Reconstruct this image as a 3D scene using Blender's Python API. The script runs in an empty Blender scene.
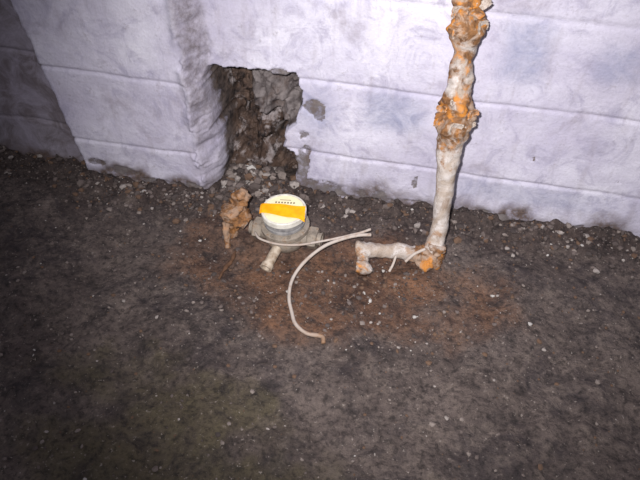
import bpy, bmesh, math, random
import numpy as np
from mathutils import Matrix, Vector, noise as mn
random.seed(7); rng=np.random.RandomState(5)
sc=bpy.context.scene
sc.view_settings.view_transform='Standard'

# ------------------------------------------------------------ camera
cam=bpy.data.cameras.new('camera'); co=bpy.data.objects.new('camera',cam); sc.collection.objects.link(co); sc.camera=co
cam.sensor_width=36; cam.lens=600/640*36; cam.clip_start=0.01
CAM=Vector((0.238,-1.225,1.0))
co.matrix_world=Matrix.Translation(CAM)@Matrix.Rotation(math.radians(11),4,'Z')@Matrix.Rotation(math.radians(47),4,'X')@Matrix.Rotation(0.02,4,'Z')

# ------------------------------------------------------------ helpers
_tab=rng.rand(256,256)
def vnoise(x,y):
    xi=np.floor(x).astype(int); yi=np.floor(y).astype(int)
    fx=x-xi; fy=y-yi; fx=fx*fx*(3-2*fx); fy=fy*fy*(3-2*fy)
    a=_tab[xi%256,yi%256]; b=_tab[(xi+1)%256,yi%256]; c=_tab[xi%256,(yi+1)%256]; d=_tab[(xi+1)%256,(yi+1)%256]
    return (a*(1-fx)+b*fx)*(1-fy)+(c*(1-fx)+d*fx)*fy
def fbm(x,y,s,o=4,off=0.0):
    v=0; a=.5; t=0
    for i in range(o):
        v=v+a*vnoise(x*s+off+17.3*i,y*s+off*1.7+5.1*i); t+=a; a*=.5; s=s*2.03
    return v/t
def ss(a,b,x):
    t=np.clip((x-a)/(b-a),0,1); return t*t*(3-2*t)
def lin(c): # srgb 0-255 -> linear rgba
    return tuple(((v/255)/12.92 if v/255<=.04045 else ((v/255+.055)/1.055)**2.4) for v in c)+(1,)
def link(o,parent=None):
    sc.collection.objects.link(o)
    if parent: o.parent=parent
    return o
def empty(name):
    e=bpy.data.objects.new(name,None); e.empty_display_size=.05; return link(e)

class NT:
    def __init__(s,name,rough=.9):
        s.m=bpy.data.materials.new(name); s.m.use_nodes=True; s.t=s.m.node_tree; s.n=s.t.nodes
        s.b=s.n['Principled BSDF']; s.b.inputs['Roughness'].default_value=rough
        s.b.inputs['Specular IOR Level'].default_value=.25
        s.co=s.n.new('ShaderNodeTexCoord').outputs['Object']
    def l(s,a,b): s.t.links.new(a,b)
    def noise(s,scale,detail=5,rough=.6,dist=0,stretch=None,off=None):
        n=s.n.new('ShaderNodeTexNoise'); n.inputs['Scale'].default_value=scale; n.inputs['Detail'].default_value=detail
        n.inputs['Roughness'].default_value=rough; n.inputs['Distortion'].default_value=dist
        mp=s.n.new('ShaderNodeMapping'); s.l(s.co,mp.inputs['Vector'])
        if stretch: mp.inputs['Scale'].default_value=stretch
        if off: mp.inputs['Location'].default_value=off
        s.l(mp.outputs[0],n.inputs['Vector']); return n.outputs['Fac']
    def ramp(s,f,a,b,va=0.,vb=1.):
        r=s.n.new('ShaderNodeMapRange'); r.inputs['From Min'].default_value=a; r.inputs['From Max'].default_value=b
        r.inputs['To Min'].default_value=va; r.inputs['To Max'].default_value=vb
        s.l(f,r.inputs['Value']); return r.outputs[0]
    def math(s,op,a,b):
        n=s.n.new('ShaderNodeMath'); n.operation=op
        for i,v in enumerate((a,b)):
            if isinstance(v,(int,float)): n.inputs[i].default_value=v
            else: s.l(v,n.inputs[i])
        n.use_clamp=(op!='SUBTRACT'); return n.outputs[0]
    def mix(s,f,a,b,mode='MIX'):
        n=s.n.new('ShaderNodeMix'); n.data_type='RGBA'; n.blend_type=mode
        if isinstance(f,(int,float)): n.inputs[0].default_value=f
        else: s.l(f,n.inputs[0])
        for i,v in ((6,a),(7,b)):
            if isinstance(v,tuple): n.inputs[i].default_value=v
            else: s.l(v,n.inputs[i])
        return n.outputs[2]
    def attr(s,name):
        n=s.n.new('ShaderNodeAttribute'); n.attribute_name=name
        sp=s.n.new('ShaderNodeSeparateColor'); s.l(n.outputs['Color'],sp.inputs[0]); return sp.outputs, n.outputs['Color']
    def bump(s,f,strength,dist,prev=None):
        n=s.n.new('ShaderNodeBump'); n.inputs['Strength'].default_value=strength; n.inputs['Distance'].default_value=dist
        s.l(f,n.inputs['Height'])
        if prev is not None: s.l(prev,n.inputs['Normal'])
        return n.outputs[0]
    def done(s,col,nor=None):
        if isinstance(col,tuple): s.b.inputs['Base Color'].default_value=col
        else: s.l(col,s.b.inputs['Base Color'])
        if nor is not None: s.l(nor,s.b.inputs['Normal'])
        return s.m

def grid_mesh(name,us,vs,func,mat):
    U,V=np.meshgrid(us,vs); P,A=func(U.ravel(),V.ravel())
    nu,nv=len(us),len(vs)
    idx=np.arange(nu*nv).reshape(nv,nu)
    f=np.stack([idx[:-1,:-1],idx[:-1,1:],idx[1:,1:],idx[1:,:-1]],-1).reshape(-1,4)
    me=bpy.data.meshes.new(name); me.from_pydata(P.tolist(),[],f.tolist())
    me.polygons.foreach_set('use_smooth',[True]*len(me.polygons))
    at=me.color_attributes.new('mask','FLOAT_COLOR','POINT')
    at.data.foreach_set('color',np.column_stack([A,np.ones(len(A))]).astype(np.float32).ravel())
    me.materials.append(mat); me.update()
    return link(bpy.data.objects.new(name,me))
def axis(parts):
    out=[]
    for a,b,st in parts: out.append(np.arange(a,b,st))
    out.append([parts[-1][1]]); return np.concatenate(out)

# ------------------------------------------------------------ wall
def holemask(x,z):
    j=(fbm(x,z,28,4,3)-.5)*.055; k=(fbm(x,z,30,4,9)-.5)*.05
    L=np.interp(z,[0,.1,.2,.25,.31,.34],[-.266,-.270,-.276,-.282,-.284,-.280])
    Rr=np.interp(z,[0,.05,.10,.16,.2,.24,.30,.34],[-.05,-.060,-.080,-.088,-.070,-.055,-.052,-.072])
    d=np.minimum(np.minimum(x-L-j*.4,Rr+j-x),(.338+k*.5)-z)
    return d
def wallf(x,z):
    zt=z+.012*x  # courses sag slightly to the right
    y=np.zeros_like(x)
    e=(fbm(x*0,z,20,4,2)-.5)*.026
    s=(x-(-.308+e))/.036
    right=1-np.clip(s,0,1)
    xl=-.640-.13*np.clip(z,0,2)+(fbm(x*0,z,14,3,6)-.5)*.02
    left=ss(-.008,.004,x-xl)
    prot=right*(.35+.65*left)
    y-=.055*prot
    zc=zt+.020*prot
    g=0
    for zz in (.131,.328,.525,.722,.919,1.116):
        g=np.maximum(g,np.exp(-((zc-zz-(fbm(x,z,9,2,4)-.5)*.008)/.0045)**2))
    row=np.floor((zc-.131)/.197)
    u=(x+.12+.2*(row%2))%.4
    gv=np.exp(-((u-.2)/.0045)**2)*.35
    ret=(s>-.1)&(s<1.1)
    y+=.0050*np.maximum(g,gv)*np.where(ret,.0,1)*(.55+.9*(fbm(x,z,6,2,45)-.2))
    y+=(fbm(x,z,9,3,1)-.5)*.008+(fbm(x,z,60,3,8)-.5)*.0018
    rr=np.exp(-((s-.5)/.70)**4)
    y+=rr*(fbm(x,z,48,4,12)-.5)*.022
    y-=.010*np.exp(-((s+.15)/.35)**2)*ss(.40,.55,fbm(x,z,30,3,13))
    # hole : dark void on the left, broken block face upper right, crumbling mortar column below
    d=holemask(x,z); m=ss(-.002,.008,d)
    rub=(fbm(x,z,24,4,20)-.5)*.085+(fbm(x,z,80,3,22)-.5)*.035
    cell=np.floor(fbm(x,z,14,2,24)*9)/9-.5
    blockface=ss(-.215,-.190,x+.25*(z-.25)+(fbm(x,z,20,3,26)-.5)*.04)*ss(.185,.205,z+(fbm(x,z,20,3,27)-.5)*.05)
    dep=.135+rub+cell*.05-.065*blockface
    dep-=.070*np.exp(-(((x+.165)/.035)**2+((z-.09)/.09)**2))+.06*ss(.09,.0,z)
    dep=np.clip(dep,.015,.18)
    y+=m*dep
    cx=fbm(x,z,38,4,30)
    chip=ss(.0,.45,1-(((x+.018)/.026)**2+((z-.255)/.036)**2)+(cx-.5)*2.8)
    chip=np.maximum(chip,ss(0,.3,1-(((x+.115)/.045)**2+((z-.338)/.010)**2)+(cx-.5)*2.8))
    chip=np.maximum(chip,ss(0,.3,1-(((x+.05)/.02)**2+((z-.10)/.09)**2)+(cx-.5)*2.6))
    for (px,pz,ra,rb) in ((.50,.20,.006,.014),(.70,.16,.006,.006),(-.60,.045,.03,.012),(-.53,.03,.05,.016),(-.40,.0,.11,.022),(.0,.02,.09,.035),(.15,.0,.10,.035),(.4,-.005,.14,.025),(.7,-.005,.14,.025),(.24,.09,.010,.026)):
        chip=np.maximum(chip,ss(0,.4,1-(((x-px)/ra)**2+((z-pz)/rb)**2)+(cx-.5)*3.0))
    chip=chip*(1-m)
    y+=chip*.003
    exp_=chip*.40+m
    gh=np.where(x>-.1,.075,.065)
    grime=np.clip(ss(gh,.005,z-(fbm(x,z,14,4,40)-.5)*.12),0,1)
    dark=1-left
    P=np.column_stack([x,y,z])
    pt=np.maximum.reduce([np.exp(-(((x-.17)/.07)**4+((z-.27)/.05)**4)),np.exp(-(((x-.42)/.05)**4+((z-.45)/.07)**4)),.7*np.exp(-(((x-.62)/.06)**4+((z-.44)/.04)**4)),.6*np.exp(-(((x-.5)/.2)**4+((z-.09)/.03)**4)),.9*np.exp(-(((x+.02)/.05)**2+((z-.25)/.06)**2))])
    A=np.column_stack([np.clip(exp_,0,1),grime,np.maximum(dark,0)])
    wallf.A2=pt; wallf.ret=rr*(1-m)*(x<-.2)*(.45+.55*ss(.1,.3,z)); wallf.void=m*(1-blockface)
    return P,A
w=NT('painted_block_wall',.75)
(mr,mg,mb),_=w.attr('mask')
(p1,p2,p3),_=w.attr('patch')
n1=w.noise(5,6,.65); n2=w.noise(40,6,.7); n3=w.noise(160,4,.7); n4=w.noise(12,6,.7,1.5,off=(3,1,7)); st=w.noise(30,5,.6,0,(1,1,.18)); n6=w.noise(2.2,4,.6,off=(8,8,2)); n7=w.noise(9,5,.65,.6,off=(1,9,4))
paint=w.mix(w.ramp(n1,.35,.65),lin((192,186,206)),lin((224,220,232)))
paint=w.mix(w.ramp(n6,.42,.62,0,.6),paint,lin((178,170,190)))
paint=w.mix(w.ramp(n4,.50,.66,0,.7),paint,lin((164,158,180)))
paint=w.mix(w.ramp(n7,.56,.70,0,.55),paint,lin((148,138,150)))
paint=w.mix(w.ramp(st,.55,.75,0,.5),paint,lin((160,150,158)))
paint=w.mix(w.ramp(n2,.60,.74,0,.5),paint,lin((144,134,140)))
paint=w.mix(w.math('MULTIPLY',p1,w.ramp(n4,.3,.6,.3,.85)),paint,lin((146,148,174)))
paint=w.mix(w.math('MULTIPLY',p2,w.ramp(n2,.35,.65,.35,1)),paint,lin((128,120,126)))  # return face: shading painted into the colour, along with dirt streaks
conc=w.mix(w.ramp(n2,.35,.65),lin((72,64,64)),lin((134,125,124)))
void_dirt_shade=w.mix(w.ramp(n2,.38,.62),lin((28,22,21)),lin((96,77,66)))  # hole dirt, with the cavity's shade painted in as dark brown
void_dirt_shade=w.mix(w.ramp(w.noise(16,5,.7,.4,off=(9,2,2)),.54,.62,0,.8),void_dirt_shade,lin((162,152,152)))
conc=w.mix(p3,conc,void_dirt_shade)
conc=w.mix(w.ramp(n4,.50,.64,0,.6),conc,lin((84,63,50)))
left_grey=w.mix(w.ramp(n4,.35,.6),lin((146,137,150)),lin((98,86,86)))  # greyer, darker mottled tone for the far-left wall
c=w.mix(w.math('MULTIPLY',mb,.85),paint,left_grey)
gm=w.math('MULTIPLY',mg,w.ramp(n2,.32,.54,.35,1))
c=w.mix(gm,c,w.mix(w.ramp(n3,.35,.65),lin((62,49,45)),lin((114,96,88))))
em=w.ramp(w.math('ADD',mr,w.ramp(n2,.3,.7,-.12,.12)),.24,.42)
c=w.mix(em,c,conc)
c=w.mix(w.ramp(n3,.4,.75,0,.2),c,lin((90,84,92)))
nb=w.bump(n2,.5,.004); nb=w.bump(n3,.4,.0015,nb)
wm=w.done(c,nb)
xs=axis([(-2.2,-.95,.05),(-.95,-.33,.006),(-.33,-.02,.0026),(-.02,.95,.006),(.95,2.6,.05)])
zs=axis([(-.08,.38,.003),(.38,.72,.005),(.72,1.8,.04)])
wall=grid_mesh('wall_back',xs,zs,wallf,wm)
at=wall.data.color_attributes.new('patch','FLOAT_COLOR','POINT')
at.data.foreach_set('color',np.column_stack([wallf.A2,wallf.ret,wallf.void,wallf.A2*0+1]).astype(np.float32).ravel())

# ------------------------------------------------------------ floor
def fh(x,y):
    h=(fbm(x,y,3,3,50)-.5)*.024+(fbm(x,y,14,3,60)-.5)*.020+(fbm(x,y,60,3,70)-.5)*.009
    foot=-.02-.055*((x<-.27)&(x>-.65))
    rid=np.exp(-((y-foot)/.06)**2)
    h+=rid*(.010+.026*(fbm(x,y,40,4,80)-.4)*2)
    h+=.035*np.exp(-(((x+.17)/.10)**2+((y-.01)/.06)**2))*(.6+fbm(x,y,45,3,90)*.9)
    h-=.012*np.exp(-(((x-.08)/.30)**2+((y+.30)/.16)**2)**2)
    return h
def floorf(x,y):
    h=fh(x,y)
    w_=(fbm(x,y,9,5,100)-.5)*1.9
    rust=ss(-.25,.65,1-(((x-.12)/.40)**2+((y+.29)/.19)**2)+w_)
    rust=np.maximum(rust,.7*ss(0,.6,1-(((x+.15)/.17)**2+((y+.22)/.13)**2)+w_))
    moss=ss(.0,.8,1-(((x+.14)/.40)**2+((y+.76)/.18)**2)+(fbm(x,y,11,4,110)-.5)*2.6)
    foot=-.02-.055*((x<-.27)&(x>-.65))
    rub=np.clip(ss(-.15,-.03,y-foot+(fbm(x,y,12,3,120)-.5)*.16),0,1)
    return np.column_stack([x,y,h]),np.column_stack([rust,moss,rub])
f=NT('dirt_floor',.85)
(fr,fg,fb),_=f.attr('mask')
a1=f.noise(3.5,6,.65); a2=f.noise(20,7,.75,.5); a3=f.noise(85,6,.7); a4=f.noise(330,3,.8); a5=f.noise(7,6,.75,1,off=(4,4,1)); a6=f.noise(140,3,.6,off=(5,5,5))
c=f.mix(f.ramp(a1,.35,.65),lin((76,65,62)),lin((110,97,92)))
c=f.mix(f.ramp(a5,.48,.62,0,.8),c,lin((54,46,48)))
c=f.mix(f.ramp(a2,.5,.66,0,.6),c,lin((126,112,104)))
c=f.mix(f.math('MULTIPLY',fr,f.ramp(a2,.3,.58,.45,.95)),c,f.mix(f.ramp(a5,.35,.60),lin((134,95,70)),lin((84,58,44))))
c=f.mix(f.math('MULTIPLY',fg,f.ramp(a2,.3,.6,.2,.7)),c,lin((88,79,54)))
c=f.mix(f.math('MULTIPLY',fb,.65),c,lin((62,49,46)))
c=f.mix(f.ramp(a2,.46,.34,0,.7),c,lin((36,30,30)))
c=f.mix(f.ramp(a3,.36,.52,.7,0),c,lin((30,25,25)))
c=f.mix(f.ramp(a3,.60,.70,0,.45),c,lin((150,136,128)))
c=f.mix(f.ramp(a6,.66,.70,0,.6),c,lin((164,152,144)))
c=f.mix(f.ramp(a4,.68,.78,0,.45),c,lin((170,160,155)))
nb=f.bump(a2,.7,.012); nb=f.bump(a3,.9,.007,nb); nb=f.bump(a6,.5,.003,nb)
f.b.inputs['Specular IOR Level'].default_value=.4
f.l(f.ramp(a5,.45,.65,.9,.6),f.b.inputs['Roughness'])
fm=f.done(c,nb)
fx=axis([(-2.2,-1.15,.06),(-1.15,1.15,.006),(1.15,2.6,.06)])
fy=axis([(-2.6,-1.0,.06),(-1.0,.0,.005),(.0,.20,.01)])
floor=grid_mesh('floor',fx,fy,floorf,fm)
def H(x,y): return float(fh(np.array([x]),np.array([y]))[0])

# ------------------------------------------------------------ gravel / rubble : one mesh of irregular stones
def stones(name,items,mat):
    bm=bmesh.new(); bmesh.ops.create_icosphere(bm,subdivisions=1,radius=1)
    bv=np.array([v.co[:] for v in bm.verts]); bf=np.array([[v.index for v in ff.verts] for ff in bm.faces]); bm.free()
    n=len(bv); V=[];F=[];C=[]
    for i,(x,y,z,s,col) in enumerate(items):
        v=bv*(1+rng.uniform(-.28,.28,(n,1)))*rng.uniform(.6,1.25,3)*[1,1,.75]
        a=rng.rand()*6.28; R=np.array([[math.cos(a),-math.sin(a),0],[math.sin(a),math.cos(a),0],[0,0,1]])
        V.append((v@R.T)*s+[x,y,z]); F.append(bf+i*n); C.append(np.tile(col,(n,1)))
    V=np.concatenate(V);F=np.concatenate(F);C=np.concatenate(C)
    me=bpy.data.meshes.new(name); me.from_pydata(V.tolist(),[],F.tolist())
    at=me.color_attributes.new('mask','FLOAT_COLOR','POINT'); at.data.foreach_set('color',C.astype(np.float32).ravel())
    me.materials.append(mat); return link(bpy.data.objects.new(name,me))
g=NT('stone',.9); _,gc=g.attr('mask'); ga=g.noise(150,4,.7)
gm_=g.done(g.mix(g.ramp(ga,.3,.7,0,.45),gc,lin((70,62,60))),g.bump(ga,.4,.002))
pal=[(140,128,122),(112,100,96),(88,78,75),(165,155,150),(108,84,68),(72,64,62),(190,184,180)]
def put(n,sx,sy,s0,s1,weights,sink=.2):
    out=[]
    X=sx(n);Y=sy(n,X); Hs=fh(X,Y)
    for i in range(n):
        s=s0*(s1/s0)**(rng.rand()**2.2)
        if abs(X[i]+.043)<.11 and abs(Y[i]+.2)<.06: continue
        out.append((X[i],Y[i],Hs[i]+s*sink,s,np.array(lin(pal[rng.choice(len(pal),p=weights/weights.sum())]))))
    return out
wg=np.array([.2,.22,.24,.06,.18,.1,.0]); wd=np.array([.10,.22,.28,.05,.20,.18,.01]); wl=np.array([.5,.1,0,.28,0,0,.12]); wr_=np.array([.1,.1,.25,.03,.5,.15,.02])
def ys(n,X): return -np.abs(rng.normal(0,.060,n))-.006-.055*((X<-.27)&(X>-.65))
items=put(2600,lambda n:rng.uniform(-1.1,1.0,n),lambda n,X:rng.uniform(-.95,-.05,n),.0012,.0055,wg)
items+=put(190,lambda n:rng.uniform(-1.1,1.0,n),lambda n,X:rng.uniform(-.9,-.06,n),.0018,.0045,wl)
items+=put(800,lambda n:rng.normal(.15,.22,n),lambda n,X:rng.normal(-.28,.09,n).clip(-.9,-.05),.0014,.007,wr_)
items+=put(2200,lambda n:rng.uniform(-1.0,.95,n),ys,.0018,.010,wd)
items+=put(260,lambda n:rng.normal(-.17,.06,n).clip(-.25,-.07),lambda n,X:rng.uniform(-.06,.04,n),.004,.016,wd)
items+=put(60,lambda n:rng.normal(-.19,.05,n).clip(-.25,-.07),lambda n,X:rng.uniform(-.06,.03,n),.004,.014,wl)
items+=put(90,lambda n:rng.normal(-.30,.06,n),lambda n,X:rng.uniform(-.14,-.07,n),.004,.013,wd)
gravel=stones('gravel',items,gm_)

# ------------------------------------------------------------ swept lumpy tubes
def catmull(P,n):
    P=[np.array(p,float) for p in P]; P=[2*P[0]-P[1]]+P+[2*P[-1]-P[-2]]; out=[]
    for i in range(1,len(P)-2):
        for k in range(n):
            t=k/n; a,b,c_,d=P[i-1],P[i],P[i+1],P[i+2]
            out.append(.5*((2*b)+(-a+c_)*t+(2*a-5*b+4*c_-d)*t*t+(-a+3*b-3*c_+d)*t**3))
    out.append(P[-2]); return np.array(out)
def tube(name,pts,mat,seg=28,n=14,lump=0.,ls=40,parent=None,cap=True,lr=1.6):
    """pts: (x,y,z,r,rust)"""
    S=catmull(pts,n); C=S[:,:3]; R=np.maximum(S[:,3],.0008); U=S[:,4]
    T=np.gradient(C,axis=0); T/=np.linalg.norm(T,axis=1)[:,None]
    nrm=np.cross(T[0],[.3,.9,.1]); nrm/=np.linalg.norm(nrm)
    V=[];A=[]
    for i in range(len(C)):
        nrm=nrm-T[i]*nrm.dot(T[i]); nrm/=np.linalg.norm(nrm); b=np.cross(T[i],nrm)
        for k in range(seg):
            a=2*math.pi*k/seg; d=nrm*math.cos(a)+b*math.sin(a); p=C[i]+d*R[i]
            if lump:
                v=mn.fractal(Vector(p*ls),.9,2.2,3)
                p=p+d*lump*v*(1+lr*max(U[i],0))*R[i]
            V.append(p); A.append((U[i],0,0,1))
    F=[]
    for i in range(len(C)-1):
        for k in range(seg):
            F.append((i*seg+k,i*seg+(k+1)%seg,(i+1)*seg+(k+1)%seg,(i+1)*seg+k))
    if cap:
        for base,i in ((0,0),((len(C)-1)*seg,-1)):
            V.append(C[i]+T[i]*(-.15 if i==0 else .15)*R[i]); A.append((U[i],0,0,1)); ci=len(V)-1
            for k in range(seg): F.append((ci,base+(k+1)%seg,base+k) if i==0 else (ci,base+k,base+(k+1)%seg))
    me=bpy.data.meshes.new(name); me.from_pydata([tuple(v) for v in V],[],F)
    me.polygons.foreach_set('use_smooth',[True]*len(me.polygons))
    at=me.color_attributes.new('mask','FLOAT_COLOR','POINT'); at.data.foreach_set('color',np.array(A,dtype=np.float32).ravel())
    me.materials.append(mat); o=bpy.data.objects.new(name,me); return link(o,parent)

def pipe_mat(name,light,bright):
    p=NT(name,.8); (pr,_,_),_=p.attr('mask')
    b1=p.noise(26,6,.65,.4); b2=p.noise(70,6,.7); b3=p.noise(18,5,.6,1,off=(2,5,1)); b4=p.noise(260,3,.7); b5=p.noise(38,5,.65,.5,off=(7,3,3)); b6=p.noise(50,5,.6,.3,(1,1,.3),(1,2,3))
    wh=p.mix(p.ramp(b2,.35,.65),lin((174,162,154)),lin((206,198,195)))
    wh=p.mix(p.ramp(b3,.46,.60,0,.7),wh,lin((158,138,120)))
    wh=p.mix(p.ramp(b6,.56,.66,0,.6),wh,lin((132,108,90)))
    wh=p.mix(p.ramp(b5,.58,.66,0,.65),wh,lin((148,106,70)))
    ru=p.mix(p.ramp(b2,.35,.62),lin((90,64,46)),lin((150,106,68)))
    ru=p.mix(p.ramp(b5,.47,.57,0,light),ru,lin((172,150,134)))
    ru=p.mix(p.ramp(b3,.53,.60,0,bright),ru,lin((202,130,50)))
    mk=p.ramp(p.math('ADD',p.math('MULTIPLY',pr,.62),p.ramp(b1,.25,.75,0,.5)),.42,.54)
    c=p.mix(mk,wh,ru); c=p.mix(p.ramp(b4,.42,.3,0,.5),c,lin((74,57,48)))
    return p.done(c,p.bump(b4,.4,.0015,p.bump(b2,.6,.005)))
pm=pipe_mat('corroded_painted_pipe',.8,.8); pm2=pipe_mat('rusted_iron',.5,.12)

wp=empty('water_pipe')
tube('riser',[(.300,-.196,.028,.019,.5),(.306,-.186,.055,.0195,.25),(.309,-.170,.10,.0180,.05),(.306,-.158,.17,.0200,.05),(.302,-.145,.25,.0222,.15),(.300,-.135,.295,.026,.35),(.301,-.125,.325,.034,.65),(.300,-.115,.36,.036,.8),(.300,-.105,.385,.030,.65),(.297,-.098,.415,.023,.4),(.295,-.088,.465,.0215,.4),(.292,-.078,.495,.027,.6),(.290,-.070,.525,.031,.85),(.289,-.063,.56,.029,.85),(.286,-.058,.60,.028,.6),(.283,-.055,.70,.024,.4),(.28,-.055,.9,.023,.3),(.28,-.055,1.3,.023,.3)],pm,n=18,seg=36,lump=.14,ls=26,parent=wp,lr=3.2)
tube('lateral',[(.128,-.222,.030,.012,.5),(.136,-.220,.031,.019,.35),(.150,-.217,.031,.019,.2),(.18,-.210,.031,.0160,.15),(.215,-.203,.030,.0165,.15),(.25,-.200,.029,.018,.3),(.285,-.200,.028,.020,.6),(.305,-.200,.028,.019,.8)],pm,n=12,lump=.22,ls=36,parent=wp)
tube('elbow',[(.262,-.202,.026,.017,.6),(.275,-.203,.026,.022,.8),(.295,-.204,.027,.025,.9),(.308,-.196,.036,.024,.8),(.310,-.188,.060,.021,.5)],pm,n=12,lump=.3,ls=40,parent=wp)
tube('tee_stub',[(.148,-.222,.030,.013,.3),(.150,-.242,.024,.013,.3),(.152,-.258,.017,.017,.3),(.154,-.272,.012,.015,.4)],pm,n=10,lump=.3,ls=50,parent=wp)
def flake(name,x,y,z,s,rot,parent):
    bm=bmesh.new(); N=7; vs=[]
    for i in range(N):
        r=[]
        for j in range(N):
            u=(i/(N-1)-.5)*2; v=(j/(N-1)-.5)*2
            k=1-.3*abs(u)*abs(v)+rng.uniform(-.14,.14)
            r.append(bm.verts.new((u*s*k,v*s*.6*k,s*.5*(u*u)+rng.uniform(-.08,.08)*s)))
        vs.append(r)
    for i in range(N-1):
        for j in range(N-1): bm.faces.new((vs[i][j],vs[i+1][j],vs[i+1][j+1],vs[i][j+1]))
    me=bpy.data.meshes.new(name); bm.to_mesh(me); bm.free(); me.materials.append(pm)
    at=me.color_attributes.new('mask','FLOAT_COLOR','POINT'); at.data.foreach_set('color',np.tile(np.array([rng.uniform(.1,.7),0,0,1],dtype=np.float32),len(me.vertices)))
    o=bpy.data.objects.new(name,me); o.location=(x,y,z); o.rotation_euler=rot
    md=o.modifiers.new('thick','SOLIDIFY'); md.thickness=.003
    return link(o,parent)
for i,(x,y,z,s) in enumerate([(.265,-.095,.555,.015),(.316,-.09,.53,.015),(.272,-.10,.52,.014),(.30,-.10,.56,.016),(.270,-.135,.345,.014),(.330,-.135,.37,.014),(.30,-.157,.35,.016),(.29,-.143,.390,.014),(.331,-.13,.34,.012),(.272,-.13,.372,.012),(.313,-.09,.57,.014)]):
    flake('flake_%d'%(i+1),x,y,z,s,(rng.uniform(.8,2),rng.uniform(-.6,.6),rng.uniform(-1,1)),wp)

rs=empty('rusty_pipe_stub')
tube('riser',[(-.176,-.196,-.01,.012,.6),(-.176,-.196,.03,.015,.7),(-.174,-.194,.050,.020,.9),(-.170,-.191,.066,.026,.8),(-.166,-.189,.080,.025,.8),(-.160,-.186,.092,.018,.8),(-.152,-.182,.112,.016,.9),(-.146,-.180,.126,.011,.9)],pm2,n=10,lump=.4,ls=45,parent=rs)
tube('arm',[(-.182,-.196,.072,.016,.8),(-.166,-.200,.060,.021,.8),(-.148,-.203,.050,.017,.8),(-.140,-.204,.046,.015,.5)],pm2,n=10,lump=.4,ls=45,parent=rs)
tube('bracket',[(-.188,-.205,.078,.007,.8),(-.190,-.212,.045,.008,.8),(-.186,-.222,.012,.007,.8),(-.180,-.240,H(-.180,-.24)-.002,.006,.8)],pm2,n=8,lump=.4,ls=70,parent=rs)

# ------------------------------------------------------------ water meter
def lathe(name,prof,mat,seg=48,M=None,parent=None,smooth=True):
    V=[];F=[]
    for r,z in prof:
        for k in range(seg):
            a=2*math.pi*(k+.5)/seg; V.append(Vector((r*math.cos(a),r*math.sin(a),z)))
    for i in range(len(prof)-1):
        for k in range(seg): F.append((i*seg+k,i*seg+(k+1)%seg,(i+1)*seg+(k+1)%seg,(i+1)*seg+k))
    F.append(tuple(range(seg-1,-1,-1))); F.append(tuple((len(prof)-1)*seg+k for k in range(seg)))
    if M is not None: V=[M@v for v in V]
    me=bpy.data.meshes.new(name); me.from_pydata([tuple(v) for v in V],[],F); me.materials.append(mat)
    o=link(bpy.data.objects.new(name,me),parent)
    if smooth:
        me.polygons.foreach_set('use_smooth',[True]*len(me.polygons))
        md=o.modifiers.new('es','EDGE_SPLIT'); md.split_angle=math.radians(35)
    return o
q=NT('dull_brass_body',.55); q1=q.noise(45,6,.7); q2=q.noise(180,4,.7)
c=q.mix(q.ramp(q1,.35,.65),lin((116,106,96)),lin((166,154,142))); c=q.mix(q.ramp(q1,.54,.64,0,.7),c,lin((118,88,60)))
c=q.mix(q.ramp(q2,.4,.3,0,.5),c,lin((66,58,56)))
q.b.inputs['Metallic'].default_value=.1; body_m=q.done(c,q.bump(q2,.4,.0015))
q=NT('register_plastic',.4); q1=q.noise(60,5,.7); c=q.mix(q.ramp(q1,.35,.7),lin((110,108,110)),lin((164,160,158))); reg_m=q.done(c,q.bump(q1,.2,.001))
q=NT('register_rim',.35); q1=q.noise(60,5,.7); rim_m=q.done(q.mix(q.ramp(q1,.4,.7),lin((222,217,208)),lin((184,179,170))))
q=NT('dial_face',.3); q1=q.noise(50,5,.7); dial_m=q.done(q.mix(q.ramp(q1,.5,.75,0,.5),lin((238,228,190)),lin((216,196,142))))
q=NT('dark_print',.6); ink_m=q.done(lin((120,104,84)))
q=NT('orange_sticker',.4); q1=q.noise(60,4,.6); stk_m=q.done(q.mix(q.ramp(q1,.4,.7),lin((255,182,20)),lin((250,160,8))))
q=NT('tan_pvc',.6); q1=q.noise(60,5,.7); pvc_m=q.done(q.mix(q.ramp(q1,.4,.65),lin((190,176,160)),lin((134,112,92))),q.bump(q1,.3,.002))

wmt=empty('water_meter'); wmt.location=(-.043,-.200,0)
def ml(*a,**k): return lathe(*a,parent=wmt,**k)
ml('body',[(.022,-.004),(.034,.0),(.044,.012),(.050,.028),(.050,.040),(.045,.052),(.043,.058)],body_m)
ml('flange',[(.050,.054),(.0575,.056),(.0575,.066),(.051,.069)],body_m)
ml('register',[(.044,.067),(.044,.073),(.0485,.074),(.0485,.080),(.0455,.081),(.0455,.085),(.0485,.086),(.0485,.1)],reg_m,seg=64)
ml('rim',[(.046,.0975),(.0525,.099),(.0525,.111),(.051,.113),(.0475,.113),(.047,.1105),(.046,.110)],rim_m,seg=64)
ml('dial',[(.0465,.106),(.0465,.1112),(.046,.1116)],dial_m,seg=64)
for s_,nm in ((-1,'inlet'),(1,'outlet')):
    Mx=Matrix.Translation((0,0,.034))@Matrix.Rotation(math.radians(-10),4,'Z')@Matrix.Rotation(s_*math.pi/2,4,'Y')
    ml(nm+'_neck',[(.026,.03),(.022,.05),(.020,.062)],body_m,M=Mx)
    ml(nm+'_nut',[(.025,.056),(.0275,.059),(.0275,.076),(.025,.079)],body_m,seg=6,M=Mx,smooth=False)
    ml(nm+'_tail',[(.015,.074),(.015,.086),(.0165,.086),(.0165,.089),(.011,.089),(.011,.083)],body_m,M=Mx)
for i in range(8):
    a=i*math.pi/4+.3
    ml('bolt_%d'%(i+1),[(.0045,.060),(.0045,.071),(.0035,.072)],body_m,seg=6,smooth=False,M=Matrix.Translation((.0515*math.cos(a),.0515*math.sin(a),0)))
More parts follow.
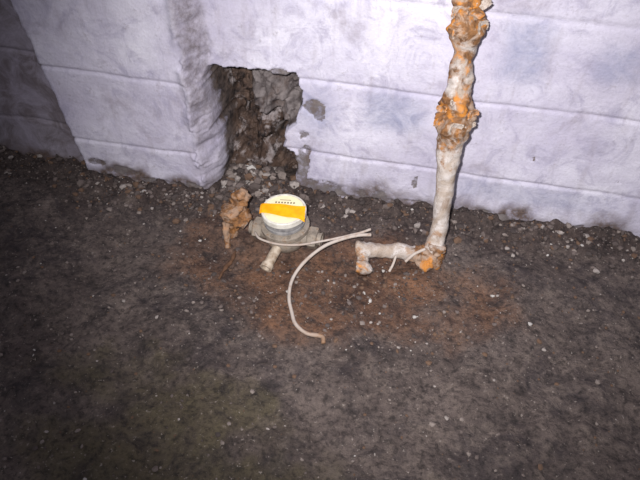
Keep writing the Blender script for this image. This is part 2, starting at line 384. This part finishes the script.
Mt=Matrix.Translation((-.010,-.030,.030))@Matrix.Rotation(math.radians(-20),4,'Z')@Matrix.Rotation(math.radians(103),4,'X')
ml('drain_tube',[(.012,0),(.012,.062),(.0145,.062),(.0145,.074),(.0095,.074),(.0095,.059)],pvc_m,seg=32,M=Mt)
def box(name,cx,cy,cz,sx,sy,sz,mat,parent,rz=0):
    bm=bmesh.new(); bmesh.ops.create_cube(bm,size=1)
    for v in bm.verts: v.co=Matrix.Rotation(rz,3,'Z')@Vector((v.co.x*sx,v.co.y*sy,v.co.z*sz))+Vector((cx,cy,cz))
    me=bpy.data.meshes.new(name); bm.to_mesh(me); bm.free(); me.materials.append(mat); return link(bpy.data.objects.new(name,me),parent)
for i in range(7): box('digit_%d'%(i+1),-.021+.007*i,.022,.1118,.0035,.005,.0006,ink_m,wmt)
box('label_line',0,.031,.1118,.026,.0014,.0006,ink_m,wmt)
# sticker draped over the lid
bm=bmesh.new(); nx,ny=18,8; rows=[]
for j in range(ny+1):
    r=[]
    for i in range(nx+1):
        u=i/nx*2-1; v=j/ny*2-1
        X=-.002+u*(.053-.003*(j%2)*.3)-v*.001; Y=-.007+v*(.019+.003*u)-.006*u
        rr=math.hypot(X,Y); Z=.1148+(.0012*math.sin(u*5+v*2))
        if rr>.050: Z-=(rr-.050)*.6
        r.append(bm.verts.new((X,Y,Z)))
    rows.append(r)
for j in range(ny):
    for i in range(nx): bm.faces.new((rows[j][i],rows[j][i+1],rows[j+1][i+1],rows[j+1][i]))
me=bpy.data.meshes.new('sticker'); bm.to_mesh(me); bm.free(); me.materials.append(stk_m)
o=link(bpy.data.objects.new('sticker',me),wmt); md=o.modifiers.new('t','SOLIDIFY'); md.thickness=.0006; md.offset=1
wmt.rotation_euler=(math.radians(3),math.radians(-2),math.radians(6))
bpy.context.view_layer.update()
INV=wmt.matrix_world.inverted()

# ------------------------------------------------------------ wires
q=NT('wire_sheath',.6); (wr,_,_),_=q.attr('mask'); q1=q.noise(70,5,.7)
wire_m=q.done(q.mix(q.math('ADD',wr,q.ramp(q1,.5,.7,0,.5)),lin((180,168,160)),lin((132,98,70))))
def wire(name,pts,par):
    o=tube(name,pts,wire_m,seg=12,n=10,lump=.08,parent=par)
    if par is wmt: o.matrix_parent_inverse=INV
wire('signal_wire_lead',[(.158,-.192,.060,.004,.1),(.130,-.200,.060,.004,0),(.095,-.215,.055,.004,0),(.055,-.240,.045,.004,0),(.020,-.280,.028,.004,0),(.002,-.325,.013,.004,0),(.006,-.375,.008,.004,0),(.022,-.415,.006,.004,0),(.038,-.446,.008,.004,.1),(.066,-.464,.007,.004,.4),(.098,-.466,.008,.0045,.7),(.105,-.482,.008,.0045,.9)],wmt)
wire('signal_wire_wrap',[(-.110,-.235,.052,.0026,.1),(-.090,-.258,.056,.0026,0),(-.045,-.268,.058,.0026,.2),(.0,-.258,.056,.0026,.2),(.04,-.235,.052,.0026,0),(.09,-.212,.056,.0028,0),(.128,-.196,.062,.003,0),(.155,-.180,.066,.003,.1)],wmt)
wire('wire_scrap_1',[(.245,-.232,.03,.0035,.1),(.262,-.222,.048,.0035,0),(.285,-.21,.058,.0035,0)],wp)
wire('wire_scrap_2',[(.212,-.250,.008,.003,0),(.218,-.238,.02,.003,0),(.222,-.222,.034,.003,0)],wp)
q=NT('rusty_rod',.9); q1=q.noise(90,5,.7); rod_m=q.done(q.mix(q1,lin((56,40,34)),lin((120,88,66))))
tube('rusty_rod',[(-.168,-.345,H(-.168,-.345)+.004,.003,.5),(-.164,-.31,H(-.164,-.31)+.005,.005,.5),(-.158,-.28,H(-.158,-.28)+.006,.004,.5),(-.158,-.250,H(-.158,-.250)+.006,.003,.5)],rod_m,seg=12,n=8,lump=.4,ls=90)

# ------------------------------------------------------------ light : flash next to the lens + dim cellar ambient
l=bpy.data.lights.new('camera_flash','SPOT'); l.energy=118; l.color=(1,.985,.98); l.spot_size=math.radians(78); l.spot_blend=1; l.shadow_soft_size=.012
lo=link(bpy.data.objects.new('camera_flash',l)); lo.location=CAM+Vector((-.05,0,.04))
lo.rotation_euler=(Vector((.20,.0,.14))-lo.location).to_track_quat('-Z','Y').to_euler()
W=bpy.data.worlds.new('world'); sc.world=W; W.use_nodes=True
W.node_tree.nodes['Background'].inputs[0].default_value=(.9,.9,1,1); W.node_tree.nodes['Background'].inputs[1].default_value=.28
